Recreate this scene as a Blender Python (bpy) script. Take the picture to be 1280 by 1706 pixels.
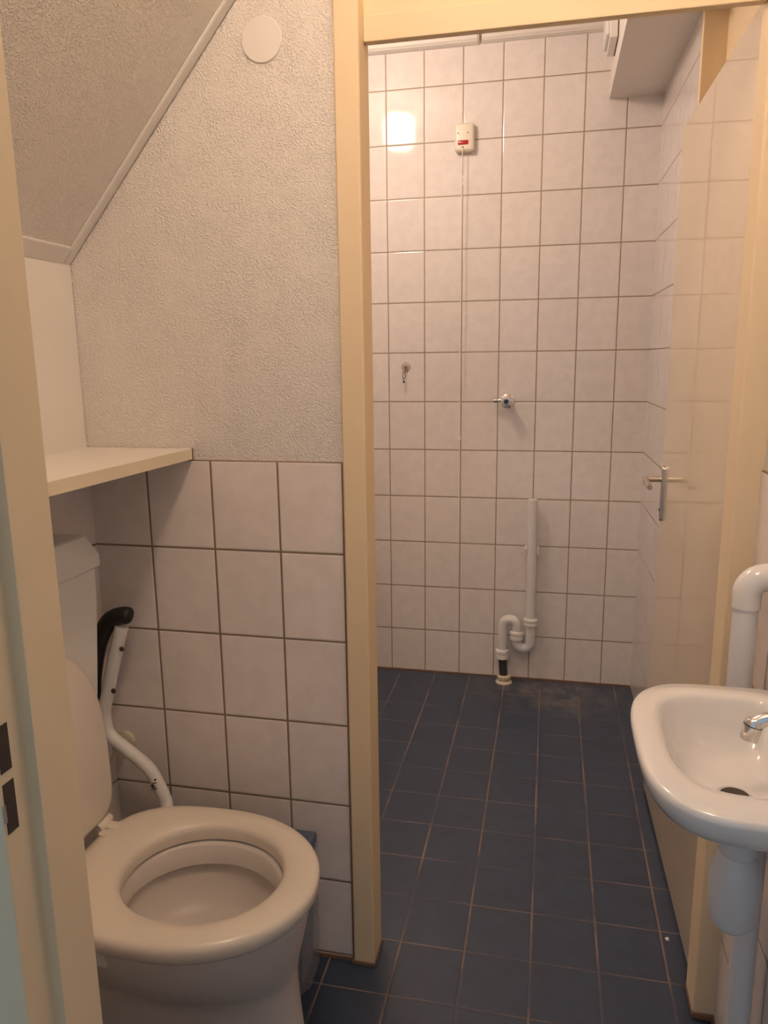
import bpy, bmesh, math
from mathutils import Vector, Matrix

for o in list(bpy.data.objects):
    bpy.data.objects.remove(o)
S = bpy.context.scene
COL = S.collection
PI = math.pi

# ------------------------------------------------------------------ camera
cam_d = bpy.data.cameras.new('camera')
cam = bpy.data.objects.new('camera', cam_d)
COL.objects.link(cam)
RX = Vector((0.97686, 0.21354, -0.01244))     # camera right
FW = Vector((-0.21174, 0.95709, -0.19787))    # camera forward
UP = Vector((-0.03035, 0.19593, 0.98015))     # camera up
m = Matrix((RX, UP, -FW)).transposed().to_4x4()
m.translation = Vector((-0.3668, -3.1265, 1.3678))
cam.matrix_world = m
cam_d.sensor_fit = 'HORIZONTAL'
cam_d.sensor_width = 36.0
cam_d.lens = 1253.3412 / 1280 * 36.0
cam_d.clip_start = 0.02
S.camera = cam

# ------------------------------------------------------------------ world, exposure
w = bpy.data.worlds.new('world')
S.world = w
w.use_nodes = True
w.node_tree.nodes['Background'].inputs[0].default_value = (0.69, 0.84, 1.0, 1)
w.node_tree.nodes['Background'].inputs[1].default_value = 0.46
S.view_settings.view_transform = 'Standard'
S.view_settings.look = 'None'
S.view_settings.exposure = 0.0
S.view_settings.gamma = 1.0
S.view_settings.use_curve_mapping = False

WARM = (1.0, 0.75, 0.56)
SHOWER_LAMP = 88.0      # emission strength of the opal globe in the shower room
TOILET_LAMP = 68.0
SHOWER_LAMP_AT = (-1.155, -0.90, 2.57)
TOILET_LAMP_AT = (-0.55, -2.50, 2.60)

# ------------------------------------------------------------------ dimensions (m)
NY = -1.666            # front face of the wall between toilet and shower
NB = -1.590            # its back face
XL = -1.354            # left wall of the toilet room
XR = 0.012             # right wall of the toilet room
CEIL = 2.60

# ------------------------------------------------------------------ node helpers
class NT:
    def __init__(self, name):
        self.mat = bpy.data.materials.new(name)
        self.mat.use_nodes = True
        self.t = self.mat.node_tree
        self.b = self.t.nodes['Principled BSDF']
    def n(self, kind, **kw):
        nd = self.t.nodes.new(kind)
        for k, v in kw.items():
            setattr(nd, k, v)
        return nd
    def l(self, a, b):
        self.t.links.new(a, b)
    def m(self, op, a, b=None, c=None, clamp=False):
        nd = self.n('ShaderNodeMath', operation=op, use_clamp=clamp)
        for i, v in enumerate((a, b, c)):
            if v is None: continue
            if isinstance(v, (int, float)): nd.inputs[i].default_value = v
            else: self.l(v, nd.inputs[i])
        return nd.outputs[0]
    def coords(self):
        tc = self.n('ShaderNodeTexCoord')
        sp = self.n('ShaderNodeSeparateXYZ')
        self.l(tc.outputs['Object'], sp.inputs[0])
        return tc.outputs['Object'], sp.outputs
    def mix(self, f, a, b):
        nd = self.n('ShaderNodeMix', data_type='RGBA')
        if isinstance(f, (int, float)): nd.inputs[0].default_value = f
        else: self.l(f, nd.inputs[0])
        for i, v in ((6, a), (7, b)):
            if isinstance(v, tuple): nd.inputs[i].default_value = (*v, 1)
            else: self.l(v, nd.inputs[i])
        return nd.outputs[2]
    def noise(self, scale, detail=2, rough=.5, vec=None):
        nd = self.n('ShaderNodeTexNoise')
        nd.inputs['Scale'].default_value = scale
        nd.inputs['Detail'].default_value = detail
        nd.inputs['Roughness'].default_value = rough
        if vec is not None: self.l(vec, nd.inputs['Vector'])
        return nd.outputs['Fac']
    def ramp(self, f, a, b, lo=0., hi=1.):
        nd = self.n('ShaderNodeMapRange')
        nd.interpolation_type = 'SMOOTHSTEP'
        self.l(f, nd.inputs[0])
        for i, v in enumerate((a, b, lo, hi)): nd.inputs[i+1].default_value = v
        return nd.outputs[0]
    def bump(self, h, strength, dist, normal=None):
        nd = self.n('ShaderNodeBump')
        nd.inputs['Strength'].default_value = strength
        nd.inputs['Distance'].default_value = dist
        self.l(h, nd.inputs['Height'])
        if normal is not None: self.l(normal, nd.inputs['Normal'])
        self.l(nd.outputs[0], self.b.inputs['Normal'])
        return nd.outputs[0]

def plain(name, col, rough=.4, metal=0., coat=0., spec=.5, vary=.03, bump=0., bscale=60, trans=0., alpha=1., crough=.08):
    t = NT(name)
    vec, _ = t.coords()
    f = t.noise(9, 3, .6, vec)
    c = t.mix(f, tuple(max(0, x*(1-vary)) for x in col), tuple(min(1, x*(1+vary)) for x in col))
    t.l(c, t.b.inputs['Base Color'])
    t.b.inputs['Roughness'].default_value = rough
    t.b.inputs['Metallic'].default_value = metal
    t.b.inputs['Coat Weight'].default_value = coat
    t.b.inputs['Coat Roughness'].default_value = crough
    t.b.inputs['Specular IOR Level'].default_value = spec
    t.b.inputs['Transmission Weight'].default_value = trans
    t.b.inputs['Alpha'].default_value = alpha
    if bump:
        t.bump(t.noise(bscale, 3, .6, vec), bump, .002)
    return t.mat

def tile_mat(name, ua, u0, tu, va, v0, tv, gw, tcol, gcol, rough, pillow=.0012, vary=.03, mottle=.03, stain=None, wav=.05, thin=1., fade=0.):
    """glazed tiles: grout lines at u0+k*tu and v0+k*tv on two object axes"""
    t = NT(name)
    vec, ax = t.coords()
    def dist(axis, o, s):
        q = t.m('DIVIDE', t.m('SUBTRACT', ax[axis], o), s)
        fr = t.m('FRACT', q)
        d = t.m('MULTIPLY', t.m('MINIMUM', fr, t.m('SUBTRACT', 1.0, fr)), s)
        return d, t.m('FLOOR', q)
    du, iu = dist(ua, u0, tu)
    dv, iv = dist(va, v0, tv)
    if thin != 1.: dv = t.m('ADD', dv, gw*.5*(1-thin))
    d = t.m('MINIMUM', du, dv)
    grout = t.ramp(d, gw*.5-.0004, gw*.5+.0004, 1, 0)
    cell = t.n('ShaderNodeCombineXYZ')
    t.l(iu, cell.inputs[0]); t.l(iv, cell.inputs[1])
    wn = t.n('ShaderNodeTexWhiteNoise', noise_dimensions='3D')
    t.l(cell.outputs[0], wn.inputs['Vector'])
    mot = t.noise(22, 4, .6, vec)
    dark = tuple(x*(1-mottle*2) for x in tcol)
    c1 = t.mix(t.ramp(mot, .35, .65), dark, tcol)
    c2 = t.mix(t.m('MULTIPLY', wn.outputs['Value'], vary*4), c1, tuple(x*.7 for x in tcol))
    gm = t.mix(t.noise(14, 3, .6, vec), gcol, tuple(x*.65 for x in gcol))
    if fade:
        gm = t.mix(t.ramp(t.noise(4.5, 3, .6, vec), .38, .62, fade, 0), gm, tuple(x*.9+.01 for x in tcol))
    c3 = t.mix(grout, c2, gm)
    if stain:
        sx, sy, r, scol, amt = stain
        dx = t.m('SUBTRACT', ax[0], sx); dy = t.m('MULTIPLY', t.m('SUBTRACT', ax[1], sy), 1.6)
        rr = t.m('SQRT', t.m('ADD', t.m('MULTIPLY', dx, dx), t.m('MULTIPLY', dy, dy)))
        fall = t.ramp(rr, 0, r, 1, 0)
        pat = t.ramp(t.noise(11, 5, .6, vec), .36, .72)
        c3 = t.mix(t.m('MULTIPLY', t.m('MULTIPLY', fall, pat), amt), c3, scol)
    t.l(c3, t.b.inputs['Base Color'])
    t.l(t.m('ADD', t.m('MULTIPLY', grout, .5), rough), t.b.inputs['Roughness'])
    t.b.inputs['Specular IOR Level'].default_value = .5
    h = t.ramp(d, gw*.35, gw*.5+.003, 0, 1)
    n1 = t.bump(h, .55, pillow)
    t.bump(t.noise(7, 2, .5, vec), wav, .01, n1)
    return t.mat

def plaster_mat(name, col, scale=240, strength=.72):
    t = NT(name)
    vec, _ = t.coords()
    v = t.n('ShaderNodeTexVoronoi', feature='SMOOTH_F1')
    v.inputs['Scale'].default_value = scale
    v.inputs['Smoothness'].default_value = .6
    wv = t.n('ShaderNodeMix', data_type='VECTOR')
    nz = t.n('ShaderNodeTexNoise'); nz.inputs['Scale'].default_value = scale*.35; nz.inputs['Detail'].default_value = 3
    t.l(vec, nz.inputs['Vector'])
    va = t.n('ShaderNodeVectorMath', operation='MULTIPLY_ADD')
    t.l(nz.outputs['Color'], va.inputs[0]); va.inputs[1].default_value = (.012,)*3; t.l(vec, va.inputs[2])
    t.l(va.outputs[0], v.inputs['Vector'])
    blob = t.ramp(v.outputs['Distance'], .15, .6, 1, 0)
    patch = t.ramp(t.noise(scale*.09, 3, .6, vec), .25, .70, .35, 1)
    h = t.m('MULTIPLY', blob, patch)
    f = t.noise(3, 3, .5, vec)
    t.l(t.mix(f, tuple(x*.97 for x in col), col), t.b.inputs['Base Color'])
    t.b.inputs['Roughness'].default_value = .65
    t.b.inputs['Specular IOR Level'].default_value = .3
    t.bump(h, strength, .0024)
    return t.mat

WHITE_T = (0.84, 0.795, 0.77)
GROUT = (0.40, 0.31, 0.22)
TXF, TZF = .1511, .2
M = {}
M['tile_far'] = tile_mat('white wall tile far', 0, -.1229, TXF, 2, .1952, TZF, .0042, WHITE_T, GROUT, .07, wav=.02)
M['tile_side'] = tile_mat('white wall tile side', 1, -.10, .1511, 2, .1952, TZF, .0038, WHITE_T, GROUT, .09, wav=.02)
M['tile_near'] = tile_mat('white wall tile near', 0, -.9135, .1490, 2, 1.166-.1925*10, .1925, .0044, (.88,.80,.76), (.30,.22,.16), .22, wav=.03)
M['tile_left'] = tile_mat('white wall tile left', 1, NY, .15, 2, 1.166-.1925*10, .1925, .0042, (.88,.80,.76), (.30,.22,.16), .22, wav=.03)
M['floor'] = tile_mat('blue floor tile', 0, -.0685, .1524, 1, -.1704-.158*20, .158, .0044, (.040, .060, .104), (.29, .205, .155), .34, thin=.62, fade=.75,
                      pillow=.0008, vary=.05, mottle=.08, stain=(-.33, -.12, .46, (.30, .25, .21), .6))
M['plaster'] = plaster_mat('white stipple plaster', (.80, .755, .70))
M['smooth_white'] = plain('smooth white paint', (.80, .76, .71), .5, bump=.1)
M['ceiling'] = plain('white ceiling paint', (.80, .77, .73), .6, bump=.15)
M['cream'] = plain('cream gloss paint', (.82, .665, .445), .58, spec=.3, vary=.02, bump=.03, bscale=25)
M['cream_door'] = plain('cream door paint', (.82, .665, .445), .26, coat=1., vary=.02, crough=.02)
M['panel'] = plain('cream panel paint', (.84, .68, .46), .7, spec=.2, vary=.02)
M['porcelain'] = plain('white glazed porcelain', (.80, .78, .75), .10, coat=.6, vary=.01)
M['bowl'] = plain('bowl porcelain', (.72, .66, .61), .35, coat=.0, spec=.3, vary=.02)
M['seat'] = plain('off white seat plastic', (.84, .76, .65), .28, coat=.2, vary=.01)
M['plastic'] = plain('white plastic', (.82, .80, .77), .35, vary=.01)
M['pvc'] = plain('white pipe plastic', (.80, .79, .79), .28, vary=.02)
M['pvc_old'] = plain('aged cream plastic', (.72, .64, .48), .35, vary=.05)
M['call_white'] = plain('ivory plastic', (.82, .76, .64), .35, vary=.01)
M['red'] = plain('red plastic', (.42, .010, .015), .25, coat=.3)
M['chrome'] = plain('chrome', (.82, .80, .78), .12, metal=1, vary=.01)
M['alu'] = plain('brushed aluminium', (.62, .57, .50), .34, metal=1, vary=.02)
M['black_rubber'] = plain('black foam rubber', (.012, .011, .011), .5, vary=.1)
M['black'] = plain('black', (.01, .01, .01), .5)
M['dark_hole'] = plain('dark recess', (.05, .035, .028), .6)
M['grey_pipe'] = plain('dark grey pipe', (.045, .045, .05), .4)
M['blue_plastic'] = plain('blue grey plastic', (.12, .15, .23), .4)
M['blue_mark'] = plain('pale blue mark', (.22, .42, .60), .3)
M['dark_mark'] = plain('dark blue cap', (.02, .04, .08), .25, coat=.4)
M['cord'] = plain('white cord', (.88, .84, .78), .7)
M['silicone'] = plain('brown sealant', (.20, .115, .07), .6, vary=.2)
M['shelf_top'] = plain('white laminate', (.84, .78, .71), .35, vary=.01)
M['shelf_edge'] = plain('cream edge band', (.80, .70, .52), .4, vary=.02)
M['laminate_line'] = plain('dark laminate line', (.16, .11, .07), .5)
M['clear'] = plain('clear plastic film', (.80, .80, .82), .2, alpha=.28)
M['hook_cup'] = plain('clear suction cup', (.74, .62, .55), .15, alpha=.3)
M['brown'] = plain('brown pin', (.32, .17, .08), .4)
M['scrap'] = plain('white paper', (.8, .78, .75), .8)

def glow(name, col, strength):
    t = NT(name)
    t.b.inputs['Base Color'].default_value = (.9, .88, .85, 1)
    t.b.inputs['Emission Color'].default_value = (*col, 1)
    t.b.inputs['Emission Strength'].default_value = strength
    return t.mat
M['globe_shower'] = glow('lit opal glass shower', (1.0, .765, .62), SHOWER_LAMP)
M['globe_toilet'] = glow('lit opal glass toilet', WARM, TOILET_LAMP)

# ------------------------------------------------------------------ mesh helpers
def obj(name, bm, mat, parent=None, smooth=False, angle=None):
    me = bpy.data.meshes.new(name)
    bmesh.ops.recalc_face_normals(bm, faces=bm.faces[:])
    bm.to_mesh(me); bm.free()
    for mm in (mat if isinstance(mat, (list, tuple)) else [mat]):
        me.materials.append(M[mm] if isinstance(mm, str) else mm)
    if smooth:
        me.polygons.foreach_set('use_smooth', [True]*len(me.polygons))
        if angle is not None:
            me.set_sharp_from_angle(angle=math.radians(angle))
    o = bpy.data.objects.new(name, me)
    COL.objects.link(o)
    if smooth and angle is not None and angle <= 40:
        wn = o.modifiers.new('weighted_normal', 'WEIGHTED_NORMAL')
        wn.keep_sharp = True
        wn.weight = 90
    if parent is not None:
        o.parent = parent
        o.matrix_parent_inverse = Matrix.Translation(-parent.location) if parent.type == 'EMPTY' else Matrix.Identity(4)
    return o

def empty(name, loc):
    o = bpy.data.objects.new(name, None)
    o.empty_display_size = .05
    COL.objects.link(o); o.location = loc
    return o

def tag(o, label, cat, group=None, kind=None):
    if label: o['label'] = label
    if cat: o['category'] = cat
    if group: o['group'] = group
    if kind: o['kind'] = kind
    return o

def thing(name, label, cat, loc, group=None):
    return tag(empty(name, loc), label, cat, group)

def struct(o, label=None, cat=None):
    return tag(o, label, cat, kind='structure')

def box(bm, x0, x1, y0, y1, z0, z1, bev=0., seg=2):
    r = bmesh.ops.create_cube(bm, size=1)
    vs = r['verts']
    for v in vs:
        v.co = Vector(((x0+x1)/2+v.co.x*(x1-x0), (y0+y1)/2+v.co.y*(y1-y0), (z0+z1)/2+v.co.z*(z1-z0)))
    if bev:
        es = list({e for v in vs for e in v.link_edges})
        bmesh.ops.bevel(bm, geom=es, offset=bev, segments=seg, profile=.5, affect='EDGES')

def B(*a, **k):
    bm = bmesh.new(); box(bm, *a, **k); return bm

def prism(bm, pts, z0, z1, bev=0., seg=2):
    """vertical prism over plan points"""
    a = [bm.verts.new((x, y, z0)) for x, y in pts]
    b = [bm.verts.new((x, y, z1)) for x, y in pts]
    n = len(pts)
    fs = [bm.faces.new(a[::-1]), bm.faces.new(b)]
    for i in range(n):
        fs.append(bm.faces.new((a[i], a[(i+1) % n], b[(i+1) % n], b[i])))
    if bev:
        es = list({e for f in fs for e in f.edges})
        bmesh.ops.bevel(bm, geom=es, offset=bev, segments=seg, profile=.5, affect='EDGES')

def loft(bm, rings, cap0=True, cap1=True, closed=True):
    rr = [[bm.verts.new(p) for p in r] for r in rings]
    n = len(rr[0])
    for a, b in zip(rr, rr[1:]):
        for i in range(n if closed else n-1):
            j = (i+1) % n
            bm.faces.new((a[i], a[j], b[j], b[i]))
    if cap0: bm.faces.new(rr[0][::-1])
    if cap1: bm.faces.new(rr[-1])
    return rr

def catmull(pts, sub=8):
    P = [Vector(p) for p in pts]
    P = [P[0]*2-P[1]] + P + [P[-1]*2-P[-2]]
    out = []
    for i in range(1, len(P)-2):
        for k in range(sub):
            t = k/sub
            a, b, c, d = P[i-1:i+3]
            out.append(.5*((2*b)+(c-a)*t+(2*a-5*b+4*c-d)*t*t+(3*b-a-3*c+d)*t**3))
    out.append(P[-2])
    return out

def fillet(pts, r, seg=6):
    """polyline with rounded corners"""
    P = [Vector(p) for p in pts]; out = [P[0]]
    for i in range(1, len(P)-1):
        a = (P[i-1]-P[i]); b = (P[i+1]-P[i])
        q = min(r, a.length*.49, b.length*.49)
        a = P[i]+a.normalized()*q; b = P[i]+b.normalized()*q
        for k in range(seg+1):
            t = k/seg
            out.append((1-t)**2*a+2*t*(1-t)*P[i]+t*t*b)
    out.append(P[-1])
    return out

def sweep(bm, path, rad, n=16, cap=True):
    path = [Vector(p) for p in path]
    rads = rad if isinstance(rad, (list, tuple)) else [rad]*len(path)
    T = []
    for i in range(len(path)):
        T.append((path[min(i+1, len(path)-1)]-path[max(i-1, 0)]).normalized())
    up = Vector((0, 0, 1)) if abs(T[0].z) < .9 else Vector((0, 1, 0))
    N = (up-T[0]*up.dot(T[0])).normalized()
    rings = []
    for i, p in enumerate(path):
        if i:
            N = (N-T[i]*N.dot(T[i])).normalized()
        Bn = T[i].cross(N)
        rings.append([p+(N*math.cos(2*PI*k/n)+Bn*math.sin(2*PI*k/n))*rads[i] for k in range(n)])
    loft(bm, rings, cap, cap)

def lathe(bm, prof, o=(0, 0, 0), axis='z', n=32, cap0=True, cap1=True):
    """prof = [(radius, height)]"""
    o = Vector(o)
    rings = []
    for r, h in prof:
        ring = []
        for k in range(n):
            c, s = math.cos(2*PI*k/n)*max(r, 1e-5), math.sin(2*PI*k/n)*max(r, 1e-5)
            v = {'z': (c, s, h), 'y': (c, h, s), 'x': (h, c, s)}[axis]
            ring.append(o+Vector(v))
        rings.append(ring)
    loft(bm, rings, cap0, cap1)

def lathe_dir(bm, prof, o, d, n=24):
    d = Vector(d).normalized(); o = Vector(o)
    up = Vector((0, 0, 1)) if abs(d.z) < .9 else Vector((1, 0, 0))
    a = d.cross(up).normalized(); b = d.cross(a)
    loft(bm, [[o+d*h+(a*math.cos(2*PI*k/n)+b*math.sin(2*PI*k/n))*max(r, 1e-5) for k in range(n)] for r, h in prof])

def lathed(prof, **k):
    bm = bmesh.new(); lathe(bm, prof, **k); return bm
def swept(path, rad, **k):
    bm = bmesh.new(); sweep(bm, path, rad, **k); return bm

def sup(cx, cy, ax0, ax1, b, z, n=48, e0=2., e1=2.):
    """closed outline: ax0 reach towards -x with exponent e0, ax1 towards +x with exponent e1, half width b"""
    out = []
    for k in range(n):
        t = 2*PI*k/n
        c, s = math.cos(t), math.sin(t)
        a, e = (ax1, e1) if c >= 0 else (ax0, e0)
        out.append(Vector((cx+math.copysign(abs(c)**(2/e), c)*a, cy+math.copysign(abs(s)**(2/e), s)*b, z)))
    return out

# ================================================================== STRUCTURE
# floor
o = struct(obj('floor', B(-2.05, .12, -4.6, .06, -.08, 0), 'floor'))
# far tiled wall
struct(obj('wall_back', B(-2.05, .12, 0, .08, 0, CEIL), 'tile_far'))
# right wall of the shower room: runs very slightly outwards towards the viewer
bm = bmesh.new(); prism(bm, [(0, 0), (.012, -.725), (.16, -.725), (.16, 0)], 0, CEIL)
struct(obj('wall_right', bm, 'tile_side'))
struct(obj('wall_right', B(.068, .16, NB-.03, -.745, 0, CEIL), 'cream'))
struct(obj('trim_12', B(.006, .160, -.750, -.7245, 0, CEIL, bev=.002), 'cream', smooth=True, angle=40))
# left wall of the shower room
struct(obj('wall_left', B(-2.05, -1.97, NB, 0, 0, CEIL), 'tile_side'))
# wall between toilet and shower: plaster body with the tile wainscot as a part
bm = bmesh.new(); box(bm, -2.05, -.765, NY+.004, NB, 0, CEIL)
mid = struct(obj('wall_middle', bm, 'plaster'))
bm = bmesh.new(); box(bm, XL-.02, -.7735, NY-.0035, NY+.02, 0.004, 1.166, bev=.002, seg=2)
obj('wainscot_tiles', bm, 'tile_near', mid)
# left wall of the toilet room
lw = struct(obj('wall_left', B(XL-.10, XL, -2.68, NY+.002, 0, CEIL), 'smooth_white'))
obj('wainscot_tiles', B(XL-.01, XL+.006, -2.60, NY-.001, 0.004, 1.166), 'tile_left', lw)
# right wall of the toilet room
rw = struct(obj('wall_right', B(XR, XR+.10, -4.6, NB-.03, 0, CEIL), 'plaster'))
obj('wainscot_tiles', B(XR-.006, XR+.01, -4.6, NY-.008, 0.002, 1.166, bev=.002), 'tile_left', rw)
# entrance wall at the viewer's side
bm = bmesh.new()
box(bm, -2.05, -.85, -2.675, -2.60, 0, CEIL)
box(bm, -.85, XR, -2.675, -2.60, 2.06, CEIL)
struct(obj('wall_front', bm, 'smooth_white'))
# ceilings
struct(obj('ceiling', B(-2.05, .16, NB-.02, .08, CEIL, CEIL+.06), 'ceiling'))
struct(obj('ceiling', B(-2.05, .16, -2.70, NY+.06, CEIL, CEIL+.06), 'ceiling'))
# sloped underside of the stairs over the toilet
SL = (2.025-1.572)/.391
def slope_z(x): return 1.572+.010+(x+1.351)*SL
bm = bmesh.new()
x1 = -1.351+(CEIL-1.582)/SL
pts = [(XL, slope_z(XL)), (x1, CEIL), (x1-.12, CEIL), (XL, slope_z(XL)+.12)]
loft(bm, [[Vector((x, y, z)) for x, z in pts] for y in (NY+.002, -2.61)])
struct(obj('ceiling', bm, 'plaster'))
# battens on the slope: along the middle wall and along the left wall
dx, dz = 1/math.hypot(1, SL), SL/math.hypot(1, SL)
def batten(y0, y1, thick, xl, xr=None):
    bm = bmesh.new()
    pts = []
    for s, q in ((0, -.001), (1, -.001), (1, thick), (0, thick)):
        x = xl if s == 0 else (xr or x1-.02)
        pts.append((x+dz*q, slope_z(x)-dx*q))
    if xr is None:
        pts[0] = (XL, slope_z(XL)+.001); pts[3] = (XL, slope_z(XL)-thick/dx)
    else:
        pts[0] = (XL, slope_z(XL)+.001); pts[3] = (XL, slope_z(XL)-thick/dx)
    loft(bm, [[Vector((x, y, z)) for x, z in pts] for y in (y0, y1)])
    bmesh.ops.bevel(bm, geom=bm.edges[:], offset=.0015, segments=2, affect='EDGES')
    return bm
struct(obj('trim_1', batten(NY+.001, NY-.023, .006, XL), 'smooth_white', smooth=True, angle=40))
struct(obj('trim_2', batten(NY-.0225, -2.60, .0065, XL, XL+.021), 'smooth_white', smooth=True, angle=40))

# soffit in the shower room: boxed duct along the right wall
bm = bmesh.new(); prism(bm, [(-.188, .002), (.069, .002), (.069, NB+.002), (-.188, NB+.002)], 2.300, CEIL+.001)
struct(obj('trim_3', bm, 'smooth_white'))
# coving in two lengths with a rounded joint
def coving(x0, x1, d, h):
    bm = bmesh.new()
    prof = [(0, CEIL+.001)] + [(-d, CEIL+.001)] + [(-d*math.cos(t), CEIL-h+.018-.018*math.sin(t)) for t in (0, .5, 1., PI/2)] + [(0, CEIL-h)]
    ring0 = []
    loft(bm, [[Vector((x, y, z)) for y, z in prof] for x in (x0, x1)])
    bmesh.ops.bevel(bm, geom=bm.edges[:], offset=.005, segments=3, affect='EDGES')
    return bm
struct(obj('trim_4', coving(-1.97, -.668, .030, .076), 'smooth_white', smooth=True, angle=35))
struct(obj('trim_5', coving(-.658, -.188, .026, .074), 'smooth_white', smooth=True, angle=35))

# frame of the shower doorway
def post(x0, x1, s):
    bm = bmesh.new()
    box(bm, x0, x1, -1.678, NB-.008, 0.004, CEIL, bev=.005, seg=3)
    return bm
fr = struct(obj('trim_6', post(-.772, -.7235, 1), 'cream', smooth=True, angle=40))
obj('sealant', B(-.775, -.7205, -1.681, NB-.01, 0, .007), 'silicone', fr)
obj('sealant', B(-.7755, -.7715, NY-.0085, NY+.01, 0, 1.165), 'silicone', fr)
fr2 = struct(obj('trim_7', post(-.036, XR+.003, -1), 'cream', smooth=True, angle=40))
obj('sealant', B(-.0385, XR-.003, -1.682, NB-.01, 0, .016, bev=.003), 'silicone', fr2)
struct(obj('trim_8', B(-.7235, -.036, -1.642, -1.622, 1.941, 1.986, bev=.003), 'cream', smooth=True, angle=40))
struct(obj('trim_9', B(-.7235, -.036, -1.634, -1.612, 1.984, CEIL), 'panel'))
# skirting bead of sealant under the tiles
struct(obj('baseboard_middle', B(XL, -.775, NY-.008, NY+.01, 0, .0075), 'silicone'))
struct(obj('baseboard_back', B(-1.97, 0, -.006, .002, 0, .006), 'silicone'))
struct(obj('baseboard_right', B(XR-.012, XR, -2.6, -1.683, 0, .008), 'silicone'))

# open door leaf with its handle
H0 = Vector((-.024, -1.552, 0)); H1 = Vector((-.036, -.790, 0))
dd = (H1-H0).normalized(); nn = Vector((dd.y, -dd.x, 0))       # nn points to +x
bm = bmesh.new()
p = [H0, H1, H1+nn*.036, H0+nn*.036]
prism(bm, [(q.x, q.y) for q in p], .012, 1.975, bev=.002, seg=2)
leaf = struct(obj('door_1', bm, 'cream_door', smooth=True, angle=40))
hp = H1-dd*.040            # handle position along the leaf
def on_leaf(s, out, z): return hp+dd*s-nn*out+Vector((0, 0, z))
bm = bmesh.new()
# long rounded plate
out = []
for k in range(24):
    t = 2*PI*k/24
    zc = 1.045 if math.sin(t) >= 0 else .905
    out.append((math.cos(t)*.0125, zc+math.sin(t)*.0125))
loft(bm, [[on_leaf(s*f, q, z if f == 1 else (z-.975)*.985+.975) for s, z in out] for q, f in ((-.001, 1), (.006, 1), (.008, .88))])
pl = obj('door_handle', bm, 'alu', leaf, smooth=True, angle=40)
bm = bmesh.new()
pth = fillet([on_leaf(0, .005, 1.017), on_leaf(0, .055, 1.017), on_leaf(-.115, .055, 1.010)], .014, 6)
sweep(bm, pth, [.009]*(len(pth)-1)+[.0075], n=14)
obj('lever', bm, 'alu', pl, smooth=True, angle=50)
bm = bmesh.new(); lathe_dir(bm, [(.004, 0), (.004, .0095)], on_leaf(0, 0, .925), -nn, 12)
obj('keyhole', bm, 'black', pl)

# entrance frame close to the viewer, stepped rebate with strike plate
XA, XB = -.768, -.757
bm = bmesh.new()
prism(bm, [(-.90, -2.682), (XA, -2.682), (XA, -2.652), (XB, -2.652), (XB, -2.604), (-.90, -2.604)], 0, 2.06, bev=.0012, seg=2)
jamb = struct(obj('trim_10', bm, 'cream', smooth=True, angle=40))
bm = bmesh.new()
for z0, z1 in ((1.061, 1.099), (1.010, 1.052)):
    prism(bm, [(XA-.02, -2.679), (XA+.0006, -2.679), (XA+.0006, -2.667), (XA-.02, -2.667)], z0, z1, bev=0)
obj('strike_hole', bm, 'dark_hole', jamb)
bm = bmesh.new(); box(bm, XA+.0004, XA+.0012, -2.6815, -2.679, 1.021, 1.036)
obj('strike_tongue', bm, 'alu', jamb)
bm = bmesh.new(); box(bm, -.757, XR, -2.68, -2.604, 2.03, 2.062)
struct(obj('trim_11', bm, 'cream'))

# ================================================================== TOILET
CY = -1.978
toilet = thing('toilet', 'white floor-standing toilet with raised lid and cistern against the left wall', 'toilet', (-1.05, CY, 0))
# body
lv = [  # z, front, back, half width, exponent front/back
    (.000, -.782, -1.26, .112, 2.3, 3), (.012, -.780, -1.26, .114, 2.3, 3), (.08, -.792, -1.25, .102, 2.2, 3), (.15, -.798, -1.24, .098, 2.2, 3),
    (.205, -.802, -1.22, .098, 2.2, 3), (.235, -.802, -1.21, .104, 2.1, 2.8), (.252, -.800, -1.21, .118, 2.1, 2.7), (.270, -.797, -1.21, .136, 2.0, 2.6), (.295, -.792, -1.215, .153, 2.0, 2.5),
    (.33, -.784, -1.22, .168, 2.0, 2.5), (.365, -.777, -1.225, .176, 2.0, 2.5), (.386, -.775, -1.225, .178, 2.0, 2.5), (.394, -.779, -1.22, .174, 2.0, 2.5)]
rings = [sup(-1.0, CY, -1.0-b, f+1.0, hw, z, 64, eb, ef) for z, f, b, hw, ef, eb in lv]
inner = [(.394, .160, .143), (.388, .152, .136), (.350, .149, .133), (.341, .160, .146), (.325, .158, .144), (.30, .150, .136), (.275, .136, .122), (.258, .115, .10), (.250, .06, .05)]
rings += [sup(-.985, CY-.004, a, a, b, z, 64) for z, a, b in inner]
bm = bmesh.new(); loft(bm, rings)
bowl = obj('bowl', bm, 'bowl', toilet, smooth=True, angle=50)
# outlet neck behind the bowl down to the floor and shelf for the seat hinges
bm = bmesh.new(); box(bm, -1.265, -1.16, CY-.13, CY+.13, .34, .398, bev=.012, seg=3)
obj('hinge_ledge', bm, 'bowl', toilet, smooth=True, angle=50)
# seat ring
SZ = .435
def ringpt(z, o_, k=0):
    return sup(-1.0, CY, .238-o_, .243-o_, .198-o_, z, 72, 3.0, 2.05)
def holept(z, o_):
    return sup(-.979, CY+.004, .153+o_, .149+o_, .134+o_, z, 72, 2.1, 2.0)
prof = [ringpt(.399, .006), ringpt(.406, .001), ringpt(.424, .0), ringpt(.4315, .003), ringpt(SZ, .010), ringpt(SZ+.002, .022)]
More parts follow.
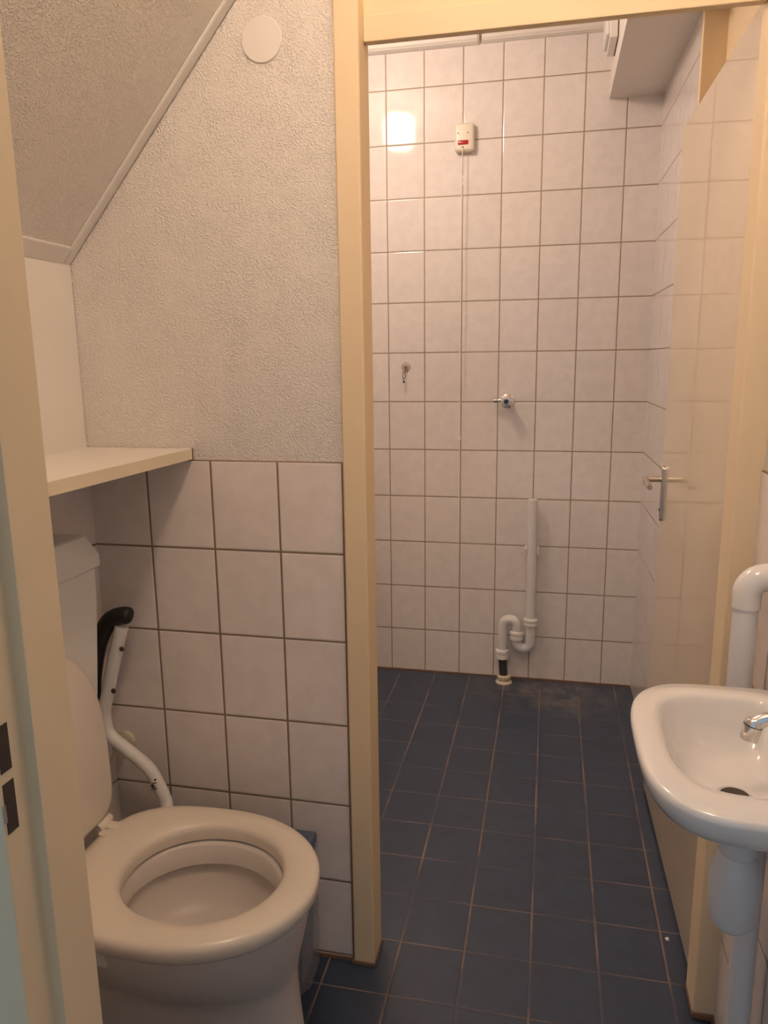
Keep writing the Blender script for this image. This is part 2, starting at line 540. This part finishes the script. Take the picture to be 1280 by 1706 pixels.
# blend between outer and inner outlines
a, b = ringpt(SZ+.003, .022), holept(SZ-.001, .016)
prof += [[p.lerp(q, f)+Vector((0, 0, .0015*math.sin(PI*f))) for p, q in zip(a, b)] for f in (.3, .6, .9)]
prof += [holept(SZ-.002, .010), holept(SZ-.007, .004), holept(SZ-.016, .0), holept(.399, .002)]
bm = bmesh.new()
rr = loft(bm, prof, False, False)
for i in range(72):
    bm.faces.new((rr[-1][i], rr[-1][(i+1) % 72], rr[0][(i+1) % 72], rr[0][i]))
seat = obj('seat', bm, 'seat', toilet, smooth=True, angle=60)
# hinges
for s in (1, -1):
    y = CY+s*.088
    bm = bmesh.new()
    lathe(bm, [(.011, -.022), (.013, -.018), (.013, .018), (.011, .022)], (-1.243, y, .437), 'y', 18)
    lathe(bm, [(.010, 0), (.010, .034)], (-1.222, y-s*.03, .405), 'z', 16)
    box(bm, -1.245, -1.205, y-.012, y+.012, .426, .4395, bev=.003)
    obj('hinge', bm, 'seat', toilet, smooth=True, angle=45)
# raised lid leaning against the cistern
LC = CY-.020
def lid_outline(o_, dxx):
    out = []
    n = 56
    for k in range(n):
        t = 2*PI*k/n
        c, s = math.cos(t), math.sin(t)
        zc, hw = .60, .149-o_
        hz = .235-o_ if s >= 0 else .150-o_
        e = 2.1 if s >= 0 else 7.0
        y = LC+math.copysign(abs(c)**(2/e), c)*hw
        z = zc+math.copysign(abs(s)**(2/e), s)*hz
        out.append(Vector((-1.243-(z-.45)*.030+dxx, y, z)))
    return out
bm = bmesh.new()
loft(bm, [lid_outline(.012, -.008), lid_outline(.003, -.007), lid_outline(0, 0), lid_outline(.003, .006), lid_outline(.010, .0085)])
obj('lid', bm, 'seat', toilet, smooth=True, angle=50)
bm = bmesh.new(); lathe_dir(bm, [(.007, 0), (.007, .008), (.004, .011)], (-1.262, LC+.052, .812), (1, .2, .1), 14)
obj('lid_buffer', bm, 'plastic', toilet, smooth=True, angle=50)
# cistern
def cistern_bm():
    bm = bmesh.new()
    rs = []
    for z, x, h in ((.455, -1.272, .118), (.58, -1.270, .136), (.70, -1.268, .153), (.84, -1.267, .171), (.962, -1.2665, .182)):
        rs.append([Vector((XL+.007, CY-h, z)), Vector((x-.006, CY-h, z)), Vector((x, CY-h+.006, z)), Vector((x, CY+h-.006, z)), Vector((x-.006, CY+h, z)), Vector((XL+.007, CY+h, z))])
    loft(bm, rs)
    return bm
cis = obj('cistern', cistern_bm(), 'porcelain', toilet, smooth=True, angle=30)
bm = bmesh.new()
x0, x1_, y0, y1 = XL+.007, -1.262, CY-.190, CY+.186
def rect(x0, x1, y0, y1, z): return [Vector((x0, y0, z)), Vector((x1, y0, z)), Vector((x1, y1, z)), Vector((x0, y1, z))]
loft(bm, [rect(x0, x1_-.004, y0+.004, y1-.004, .958), rect(x0, x1_, y0, y1, .962), rect(x0, x1_, y0, y1, .985), rect(x0, x1_-.018, y0+.016, y1-.016, 1.026), rect(x0, x1_-.023, y0+.02, y1-.02, 1.029)])
obj('cistern_lid', bm, 'porcelain', toilet)
bm = bmesh.new(); lathe(bm, [(.02, 0), (.02, .006), (.017, .009)], (XL+.05, CY, 1.028), 'z', 24)
obj('flush_button', bm, 'chrome', toilet, smooth=True, angle=40)
# flush pipe
obj('flush_pipe', swept([(-1.315, CY, .46), (-1.315, CY, .30), (-1.24, CY, .28)], .024, n=20), 'pvc', toilet, smooth=True, angle=50)

# folding arm rests
def armrest(y, s):
    path = [(-1.2575, 0, .812), (-1.288, 0, .715), (-1.322, 0, .598), (-1.316, 0, .552), (-1.236, 0, .494), (-1.213, 0, .472), (-1.180, 0, .395), (-1.168, -.05*s, .372), (-1.155, -.085*s, .368)]
    pp = fillet([Vector((a, b+y, c)) for a, b, c in path], .018, 5)
    t = obj('armrest', swept(pp, .0145, n=20), 'plastic', toilet, smooth=True, angle=50)
    for a, c in ((-1.2655, .764), (-1.2945, .664)):
        bm = bmesh.new(); lathe_dir(bm, [(.0046, 0), (.0046, .0162)], (a, y, c), Vector((.70, -.71, -.1)), 12)
        obj('bolt', bm, 'dark_hole', t)
    pad = catmull([(-1.337, 0, .628), (-1.331, 0, .700), (-1.313, 0, .775), (-1.285, 0, .822), (-1.252, 0, .836), (-1.232, 0, .834)], 6)
    rad = [.010+.009*min(1, i/14) for i in range(len(pad))]; rad[-1] = .009; rad[-2] = .0155; rad[-3] = .018
    obj('armrest_pad', swept([Vector((v.x, y, v.z)) for v in pad], rad, n=18), 'black_rubber', t, smooth=True, angle=60)
    bm = bmesh.new(); box(bm, -1.20, -1.10, y-.10*s-.012, y-.10*s+.012, .355, .372, bev=.003)
    obj('bracket', bm, 'plastic', t, smooth=True, angle=40)
    return t
arm = armrest(-1.740, 1)
arm['label'] = 'folded-up arm rest with black pad between cistern and tiled wall'
# small printed symbol on the bent tube: a dot over a round e
bm = bmesh.new()
c = Vector((-1.2000, -1.7545, .447))
d1 = Vector((.977, .213, -.012)); d2 = Vector((-.03, .196, .98))
e = []
for k in range(15):
    t = PI*.28+k/14*PI*1.5
    e.append(c+d1*math.cos(t)*.0055+d2*math.sin(t)*.0070)
sweep(bm, e, .0013, n=6)
sweep(bm, [c-d1*.0042, c+d1*.001], .0012, n=6)
lathe_dir(bm, [(.0024, -.002), (.0024, .001)], c+d2*.0135+d1*.0005, (.2, -.95, .2), 10)
sweep(bm, [c-d1*.0085+d2*.002, c-d1*.0095-d2*.003], .0007, n=6)
lathe_dir(bm, [(.0011, 0), (.0011, .001)], c-d1*.0068-d2*.0085, (.2, -.95, .2), 8)
obj('printed_symbol', bm, 'black', arm)
armrest(-2.225, -1)
obj('side_bracket', B(-1.130, -1.078, -2.150, -2.118, .352, .385, bev=.006, seg=3), 'plastic', toilet, smooth=True, angle=40)
# seat side buffer nub seen behind the far seat edge
bm = bmesh.new(); box(bm, -1.12, -1.095, -1.787, -1.772, .392, .414, bev=.004)
obj('side_buffer', bm, 'seat', toilet, smooth=True, angle=40)

# stop valve on the tiled wall
v = thing('stop_valve', 'small white water stop valve with round wall plate behind the toilet arm rest', 'valve', (-1.316, NY, .50))
obj('wall_plate', lathed([(.024, 0), (.022, -.006), (.012, -.010)], o=(-1.316, NY-.004, .502), axis='y', n=24), 'pvc_old', v, smooth=True, angle=40)
obj('valve_body', swept([(-1.316, NY-.006, .502), (-1.318, NY-.045, .500)], .010, n=16), 'pvc_old', v, smooth=True, angle=50)
obj('water_pipe', swept(catmull([(-1.318, NY-.042, .500), (-1.322, NY-.052, .480), (-1.332, NY-.06, .462), (-1.336, NY-.075, .446)], 5), .006, n=12), 'pvc_old', v, smooth=True)

# waste bin in the corner behind the toilet
b = thing('waste_bin', 'slim blue-grey bin with clear plastic liner on the floor behind the toilet bowl', 'bin', (-.91, -1.735, 0))
bm = bmesh.new(); loft(bm, [rect(-.945, -.867, -1.775, -1.683, .004), rect(-.958, -.858, -1.785, -1.676, .30)])
bmesh.ops.bevel(bm, geom=bm.edges[:], offset=.008, segments=3, affect='EDGES')
obj('body', bm, 'blue_plastic', b, smooth=True, angle=40)
bm = bmesh.new(); box(bm, -.965, -.853, -1.79, -1.672, .30, .327, bev=.007, seg=3)
obj('lid', bm, 'blue_plastic', b, smooth=True, angle=40)
bm = bmesh.new()
rings = []
import random
random.seed(4)
for i in range(13):
    z = .006+i*.022
    ring = []
    for k in range(28):
        t = 2*PI*k/28
        g = 1+random.uniform(-.035, .035)
        q = sup(-.908, -1.735, .062*g, .062*g, .062*g, z, 28, 4, 4)[k]
        q.y = min(q.y, -1.6725)
        ring.append(q)
    rings.append(ring)
loft(bm, rings, False, False)
obj('liner', bm, 'clear', b)

# ================================================================== SHELF, PLATE
bm = bmesh.new()
prism(bm, [(XL, NY+.001), (-1.1025, NY+.001), (-1.1235, -2.26), (XL, -2.26)], 1.168, 1.190)
sh = obj('corner_shelf', bm, 'shelf_top')
tag(sh, 'white laminate shelf board in the corner above the cistern', 'shelf')
bm = bmesh.new(); prism(bm, [(-1.1025, NY-.001), (-1.1017, NY-.001), (-1.1227, -2.26), (-1.1235, -2.26)], 1.1678, 1.1902)
obj('edge_band', bm, 'shelf_edge', sh)
bm = bmesh.new()
box(bm, -1.1045, -1.1008, NY-.0045, NY-.0008, 1.1676, 1.1905)
obj('end_line', bm, 'laminate_line', sh)

p_ = obj('blank_cover_plate', lathed([(.0400, 0), (.0400, -.003), (.0385, -.0045), (.0, -.005)], o=(-.9125, NY+.005, 1.955), axis='y', n=48, cap1=False), 'smooth_white', smooth=True, angle=40)
tag(p_, 'round white blank cover plate high on the stippled plaster wall', 'cover plate')

# ================================================================== WASHBASIN
SY = -2.100
sink = thing('washbasin', 'small white ceramic hand basin mounted on the right wall', 'sink', (-.11, SY, .85))
def so(l, f, nr, z, r=0):    # left reach x, far y, near y
    cx = -.10
    out = []
    n = 72
    cy = (f+nr)/2; b = (f-nr)/2
    for k in range(n):
        t = 2*PI*k/n
        c_, s_ = math.cos(t), math.sin(t)
        a_, e_ = (.106-r, 7) if c_ >= 0 else (cx-l, 3.1)
        x = cx+math.copysign(abs(c_)**(2/e_), c_)*a_
        y = cy+math.copysign(abs(s_)**(2/e_), s_)*b
        # the side nearest the viewer narrows towards the front
        out.append(Vector((x, y, z)))
    return out
rg = [so(-.13, -2.04, -2.16, .748, .05), so(-.165, -1.99, -2.21, .768, .02), so(-.196, -1.95, -2.25, .788, .01), so(-.216, -1.932, -2.270, .800), so(-.228, -1.920, -2.283, .810), so(-.2345, -1.913, -2.291, .823), so(-.2380, -1.909, -2.295, .840), so(-.2370, -1.910, -2.294, .8465), so(-.2325, -1.914, -2.290, .8500),
      so(-.210, -1.944, -2.250, .8515, .02), so(-.203, -1.951, -2.240, .8505, .024), so(-.198, -1.956, -2.232, .847, .027), so(-.193, -1.961, -2.227, .836, .03), so(-.186, -1.970, -2.221, .812, .034), so(-.174, -1.984, -2.210, .788, .042), so(-.156, -2.010, -2.190, .774, .055), so(-.130, -2.06, -2.145, .768, .075), so(-.118, -2.083, -2.124, .767, .088)]
bm = bmesh.new(); loft(bm, rg)
obj('basin', bm, 'porcelain', sink, smooth=True, angle=60)
obj('drain', lathed([(.024, 0), (.024, .002), (.019, .003), (.017, .0005), (.006, .0005), (.005, .003), (0, .003)], o=(-.100, -2.100, .7675), n=28), 'chrome', sink, smooth=True, angle=40)
obj('drain_gap', lathed([(.0185, 0), (.0185, .0012)], o=(-.100, -2.100, .7695), n=28), 'dark_hole', sink)
# tap: body on the rear of the rim, short spout
tap = thing('basin_tap', 'chrome basin tap spout with pale blue mark over the hand basin', 'tap', (-.022, -2.10, .851))
obj('tap_body', lathed([(.021, 0), (.021, .004), (.016, .010), (.015, .075), (.012, .085), (0, .087)], o=(-.018, -2.10, .8505), n=28), 'chrome', tap, smooth=True, angle=40)
pth = catmull([(-.018, -2.10, .890), (-.045, -2.10, .8895), (-.070, -2.10, .886), (-.082, -2.10, .878)], 6)
obj('spout', swept(pth, [.0095]*(len(pth)-4)+[.0098, .010, .0105, .011], n=20), 'chrome', tap, smooth=True, angle=60)
bm = bmesh.new(); lathe_dir(bm, [(.0085, -.006), (.0118, -.002), (.0122, .002), (.0122, .022), (.011, .0245)], (-.084, -2.10, .879), (-.22, -.05, -1), 28)
obj('aerator', bm, 'chrome', tap, smooth=True, angle=40)
bm = bmesh.new(); lathe_dir(bm, [(.0125, .0), (.0125, .0012)], (-.0845, -2.10, .8770), (-.22, -.05, -1), 28)
obj('seam', bm, 'black', tap, smooth=True)
bm = bmesh.new(); lathe_dir(bm, [(.0048, 0), (.0048, .0012), (.003, .0018)], (-.0790, -2.1070, .8815), (.25, -.85, .45), 18)
obj('blue_mark', bm, 'blue_mark', tap)

# bottle trap
TX, TY = -.086, -2.085
trap = thing('bottle_trap', 'white plastic bottle trap hanging under the hand basin', 'drain trap', (TX, TY, .70))
obj('nut', lathed([(.018, .736), (.018, .702), (.0265, .700), (.0265, .676), (.0245, .672)], o=(TX, TY, 0), n=28), 'pvc', trap, smooth=True, angle=35)
obj('cup', lathed([(.022, .674), (.0265, .670), (.0325, .652), (.0350, .636), (.0350, .608), (.0338, .604), (.0330, .584), (.0295, .562), (.022, .553), (.0, .551)], o=(TX, TY, 0), n=36), 'pvc', trap, smooth=True, angle=35)
obj('outlet', swept(fillet([(TX, TY, .655), (TX+.03, TY+.06, .655), (-.028, -1.95, .655), (-.028, -1.95, .60)], .03), .018, n=18), 'pvc', trap, smooth=True, angle=50)
# waste pipes
wp = obj('waste_pipe', swept([(-.027, -1.95, .0), (-.027, -1.95, .602)], .0200, n=24), 'pvc', smooth=True, angle=50)
tag(wp, 'white vertical waste pipe below the hand basin running to the floor', 'pipe')
up = thing('elbow_pipe', 'white plastic pipe with a rounded elbow turning into the right wall above the basin', 'pipe', (-.031, -1.80, .95))
obj('pipe', swept(fillet([(-.031, -1.80, .955), (-.031, -1.80, .74), (-.027, -1.90, .62), (-.027, -1.93, .615)], .04), .0205, n=24), 'pvc', up, smooth=True, angle=50)
pe = [(-.031, -1.80, .948), (-.031, -1.80, .972)]
for k in range(9):
    t = k/8*PI/2
    pe.append((-.031+.030*(1-math.cos(t)), -1.80, .972+.030*math.sin(t)))
pe.append((XR+.002, -1.80, 1.002))
obj('elbow', swept(pe, .0235, n=28), 'porcelain', up, smooth=True, angle=60)

# ================================================================== SHOWER ROOM FITTINGS
# pull-cord alarm
al = thing('pull_cord_alarm', 'ivory emergency call box with red window and long pull cord on the far tiled wall', 'alarm', (-.718, 0, 2.198))
bm = bmesh.new(); box(bm, -.757, -.681, -.034, .0, 2.147, 2.251, bev=.013, seg=4)
obj('housing', bm, 'call_white', al, smooth=True, angle=50)
obj('red_window', B(-.744, -.702, -.0365, -.030, 2.171, 2.188, bev=.004, seg=3), 'red', al, smooth=True, angle=50)
for x in (-.742, -.7045):
    obj('screw_hole', lathed([(.0022, 0), (.0022, -.002)], o=(x, -.0335, 2.213), axis='y', n=12), 'dark_hole', al)
obj('cord_hole', lathed([(.004, 0), (.004, -.0015)], o=(-.724, -.0335, 2.162), axis='y', n=12), 'dark_hole', al)
cord = obj('cord', swept([(-.724, -.036, 2.162), (-.7245, -.038, 2.14), (-.726, -.036, 2.05), (-.7275, -.035, 1.4), (-.7285, -.034, .70), (-.7285, -.034, .676)], .0017, n=8), 'cord', al)
# bead low on the cord, triangle and knots
bm = bmesh.new(); lathe(bm, [(.002, .014), (.0055, -.010), (.0055, -.013), (0, -.013)], (-.728, -.034, 1.056), 'z', 14)
obj('pull_bead', bm, 'cord', cord, smooth=True, angle=40)
bm = bmesh.new(); lathe(bm, [(.002, .012), (.0035, -.006), (0, -.009)], (-.7285, -.034, .680), 'z', 12)
obj('pull_bead', bm, 'cord', cord, smooth=True, angle=40)
for z in (2.116, 2.034):
    obj('knot', lathed([(.001, .008), (.0032, .003), (.0032, -.003), (.001, -.008)], o=(-.7255, -.036, z), n=10), 'cord', cord, smooth=True)
bm = bmesh.new()
sweep(bm, [(-.7255, -.036, 2.070), (-.7205, -.036, 2.040), (-.7215, -.036, 2.026), (-.7262, -.036, 2.030)], .0012, n=8)
obj('cord_loop', bm, 'cord', cord)

# suction hook with a little hanging pendant
hk = thing('suction_hook', 'clear suction cup hook stuck to a far wall tile', 'hook', (-.958, 0, 1.337))
obj('cup', lathed([(.020, -.0005), (.018, -.004), (.008, -.008)], o=(-.957, 0, 1.338), axis='y', n=28), 'hook_cup', hk, smooth=True, angle=50)
bm = bmesh.new(); lathe(bm, [(.0065, 0), (.0065, -.007), (.003, -.009)], (-.957, -.006, 1.338), 'y', 16)
sweep(bm, fillet([(-.957, -.010, 1.336), (-.960, -.016, 1.322), (-.962, -.022, 1.318), (-.962, -.024, 1.324)], .004), .0016, n=8)
obj('hook_pin', bm, 'brown', hk, smooth=True, angle=50)
pd = thing('hanging_pendant', 'tiny metal loop with a dark bead and tag hanging from the suction hook', 'pendant', (-.962, -.02, 1.29))
bm = bmesh.new()
lp = [Vector((-.9625+.0050*math.cos(2*PI*k/24), -.021, 1.3045+.0155*math.sin(2*PI*k/24))) for k in range(25)]
sweep(bm, lp, .0015, n=8)
obj('loop', bm, 'black', pd, smooth=True)
bm = bmesh.new(); lathe(bm, [(.001, .006), (.0036, .002), (.0036, -.003), (.001, -.006)], (-.963, -.020, 1.279), 'z', 12)
obj('bead', bm, 'black', pd, smooth=True)
obj('tag', B(-.9675, -.9585, -.0215, -.0195, 1.256, 1.273, bev=.0008), 'plastic', pd)
bm = bmesh.new(); sweep(bm, [(-.963, -.0205, 1.290), (-.963, -.0205, 1.272)], .0007, n=6)
obj('link', bm, 'alu', pd)

# washing machine tap
wt = thing('wall_tap', 'chrome washing machine tap with dark cap on the far tiled wall', 'tap', (-.543, 0, 1.202))
obj('rosette', lathed([(.029, -.0005), (.029, -.003), (.024, -.008), (.014, -.010)], o=(-.538, 0, 1.200), axis='y', n=32), 'chrome', wt, smooth=True, angle=40)
obj('tap_body', lathed([(.012, -.005), (.013, -.03), (.014, -.045), (.014, -.056)], o=(-.538, 0, 1.202), axis='y', n=24), 'chrome', wt, smooth=True, angle=40)
bm = bmesh.new()
lathe(bm, [(.0145, -.056), (.0225, -.060), (.0235, -.066), (.0225, -.080), (.019, -.087), (.010, -.089)], (-.538, 0, 1.201), 'y', 8)
obj('knob', bm, 'chrome', wt, smooth=True, angle=20)
obj('knob_cap', lathed([(.0095, -.0885), (.0095, -.0905), (0, -.092)], o=(-.538, 0, 1.201), axis='y', n=20), 'dark_mark', wt)
bm = bmesh.new()
lathe(bm, [(.0085, 0), (.009, -.012), (.0075, -.020), (.0105, -.024), (.0105, -.040), (.0085, -.042)], (-.550, -.040, 1.203), 'x', 20)
obj('outlet', bm, 'chrome', wt, smooth=True, angle=40)

# standpipe with trap
SP = -.050
sp = thing('standpipe_drain', 'white plastic standpipe with S-shaped trap at the foot of the far wall', 'drain pipe', (-.47, SP, 0))
obj('standpipe', swept([(-.4255, SP, .803), (-.4205, SP, .280)], .0200, n=24), 'pvc', sp, smooth=True, angle=50)
def nut(x, z0, z1, r, name='union_nut'):
    h = z1-z0
    return obj(name, lathed([(r-.003, z0), (r, z0+.003), (r, z0+h*.42), (r-.003, z0+h*.5), (r-.003, z0+h*.55), (r+.001, z0+h*.62), (r+.001, z1-.003), (r-.002, z1)], o=(x, SP, 0), n=14), 'plastic', sp, smooth=True, angle=25)
nut(-.4205, .264, .295, .029)
# J bend
J = [(-.4205, SP, .275)]
R_ = .0285
for k in range(13):
    t = k/12*PI
    J.append((-.449+R_*math.cos(t), SP, .188-R_*math.sin(t)))
J.append((-.4775, SP, .215))
obj('lower_bend', swept(J, .0205, n=24), 'pvc', sp, smooth=True, angle=60)
nut(-.4775, .197, .234, .0285)
# inverted bend
U = [(-.4775, SP, .222)]
R2 = .0295
for k in range(13):
    t = k/12*PI
    U.append((-.507+R2*math.cos(t), SP, .255+R2*math.sin(t)))
U.append((-.5365, SP, .150))
obj('upper_bend', swept(U, .0205, n=24), 'pvc', sp, smooth=True, angle=60)
nut(-.5360, .108, .150, .0285)
obj('floor_pipe', swept([(-.5355, SP, .125), (-.528, SP, .01)], .0175, n=20), 'grey_pipe', sp, smooth=True, angle=50)
bm = bmesh.new(); lathe(bm, [(.036, 0), (.034, .006), (.029, .010), (.029, .030), (.026, .034)], (-.527, SP, 0), 'z', 20)
obj('floor_collar', bm, 'pvc_old', sp, smooth=True, angle=30)
bm = bmesh.new()
for a in (-1.9, -1.45, -1.1, -.6, -2.5):
    c = Vector((-.527+.0292*math.cos(a), SP+.0292*math.sin(a), .019))
    q = Vector((-math.sin(a), math.cos(a), 0))
    sweep(bm, [c-q*.003-Vector((0, 0, .006)), c+q*.002+Vector((0, 0, .006))], .0014, n=6)
obj('dirt_mark', bm, 'silicone', sp)
for s in (-1, 1):
    bm = bmesh.new(); box(bm, -.4235+s*.0245-.0045, -.4235+s*.0245+.0045, -.064, 0, .575, .598, bev=.002)
    obj('pipe_clip', bm, 'plastic', sp, smooth=True, angle=40)

# extractor grille on the side of the soffit
ex = thing('extractor_fan', 'white square extractor fan cover on the side of the ceiling duct', 'extractor fan', (-.19, -.25, 2.46))
obj('housing', B(-.216, -.1905, -.36, -.19, 2.375, 2.560, bev=.004, seg=3), 'plastic', ex, smooth=True, angle=40)
obj('front_cover', B(-.228, -.214, -.350, -.200, 2.388, 2.548, bev=.005, seg=3), 'plastic', ex, smooth=True, angle=40)
obj('gap_shade', B(-.1915, -.1882, -.358, -.192, 2.377, 2.558), 'black', ex)  # black sheet painting the shade in the gap between housing and soffit

# ceiling lamps
def lamp(loc, mat, label, drop):
    t = thing('ceiling_lamp', label, 'ceiling lamp', loc)
    obj('mount', lathed([(.062, 0), (.062, -.022), (.058, -.028-drop), (.052, -.034-drop)], o=loc, n=36), 'plastic', t, smooth=True, angle=40)
    lo = (loc[0], loc[1], loc[2]-drop)
    obj('glass_globe', lathed([(.050, -.030), (.062, -.036), (.070, -.050), (.072, -.075), (.072, -.125), (.069, -.150), (.060, -.166), (.045, -.172), (.0, -.174)], o=lo, n=40), mat, t, smooth=True, angle=60)
lamp((SHOWER_LAMP_AT[0], SHOWER_LAMP_AT[1], CEIL), 'globe_shower', 'round opal glass ceiling lamp in the shower room', .005)
lamp((TOILET_LAMP_AT[0], TOILET_LAMP_AT[1], CEIL), 'globe_toilet', 'round opal glass ceiling lamp in the toilet room', .09)

# paper scrap on the floor by the door
bm = bmesh.new(); loft(bm, [[Vector((-.060, -1.455, .0005)), Vector((-.052, -1.452, .0005)), Vector((-.050, -1.462, .0005)), Vector((-.057, -1.464, .0005))],
                            [Vector((-.058, -1.457, .003)), Vector((-.053, -1.454, .004)), Vector((-.051, -1.461, .0045)), Vector((-.056, -1.463, .003))]])
tag(obj('paper_scrap', bm, 'scrap'), 'tiny white scrap of paper on the blue floor beside the open door', 'scrap')
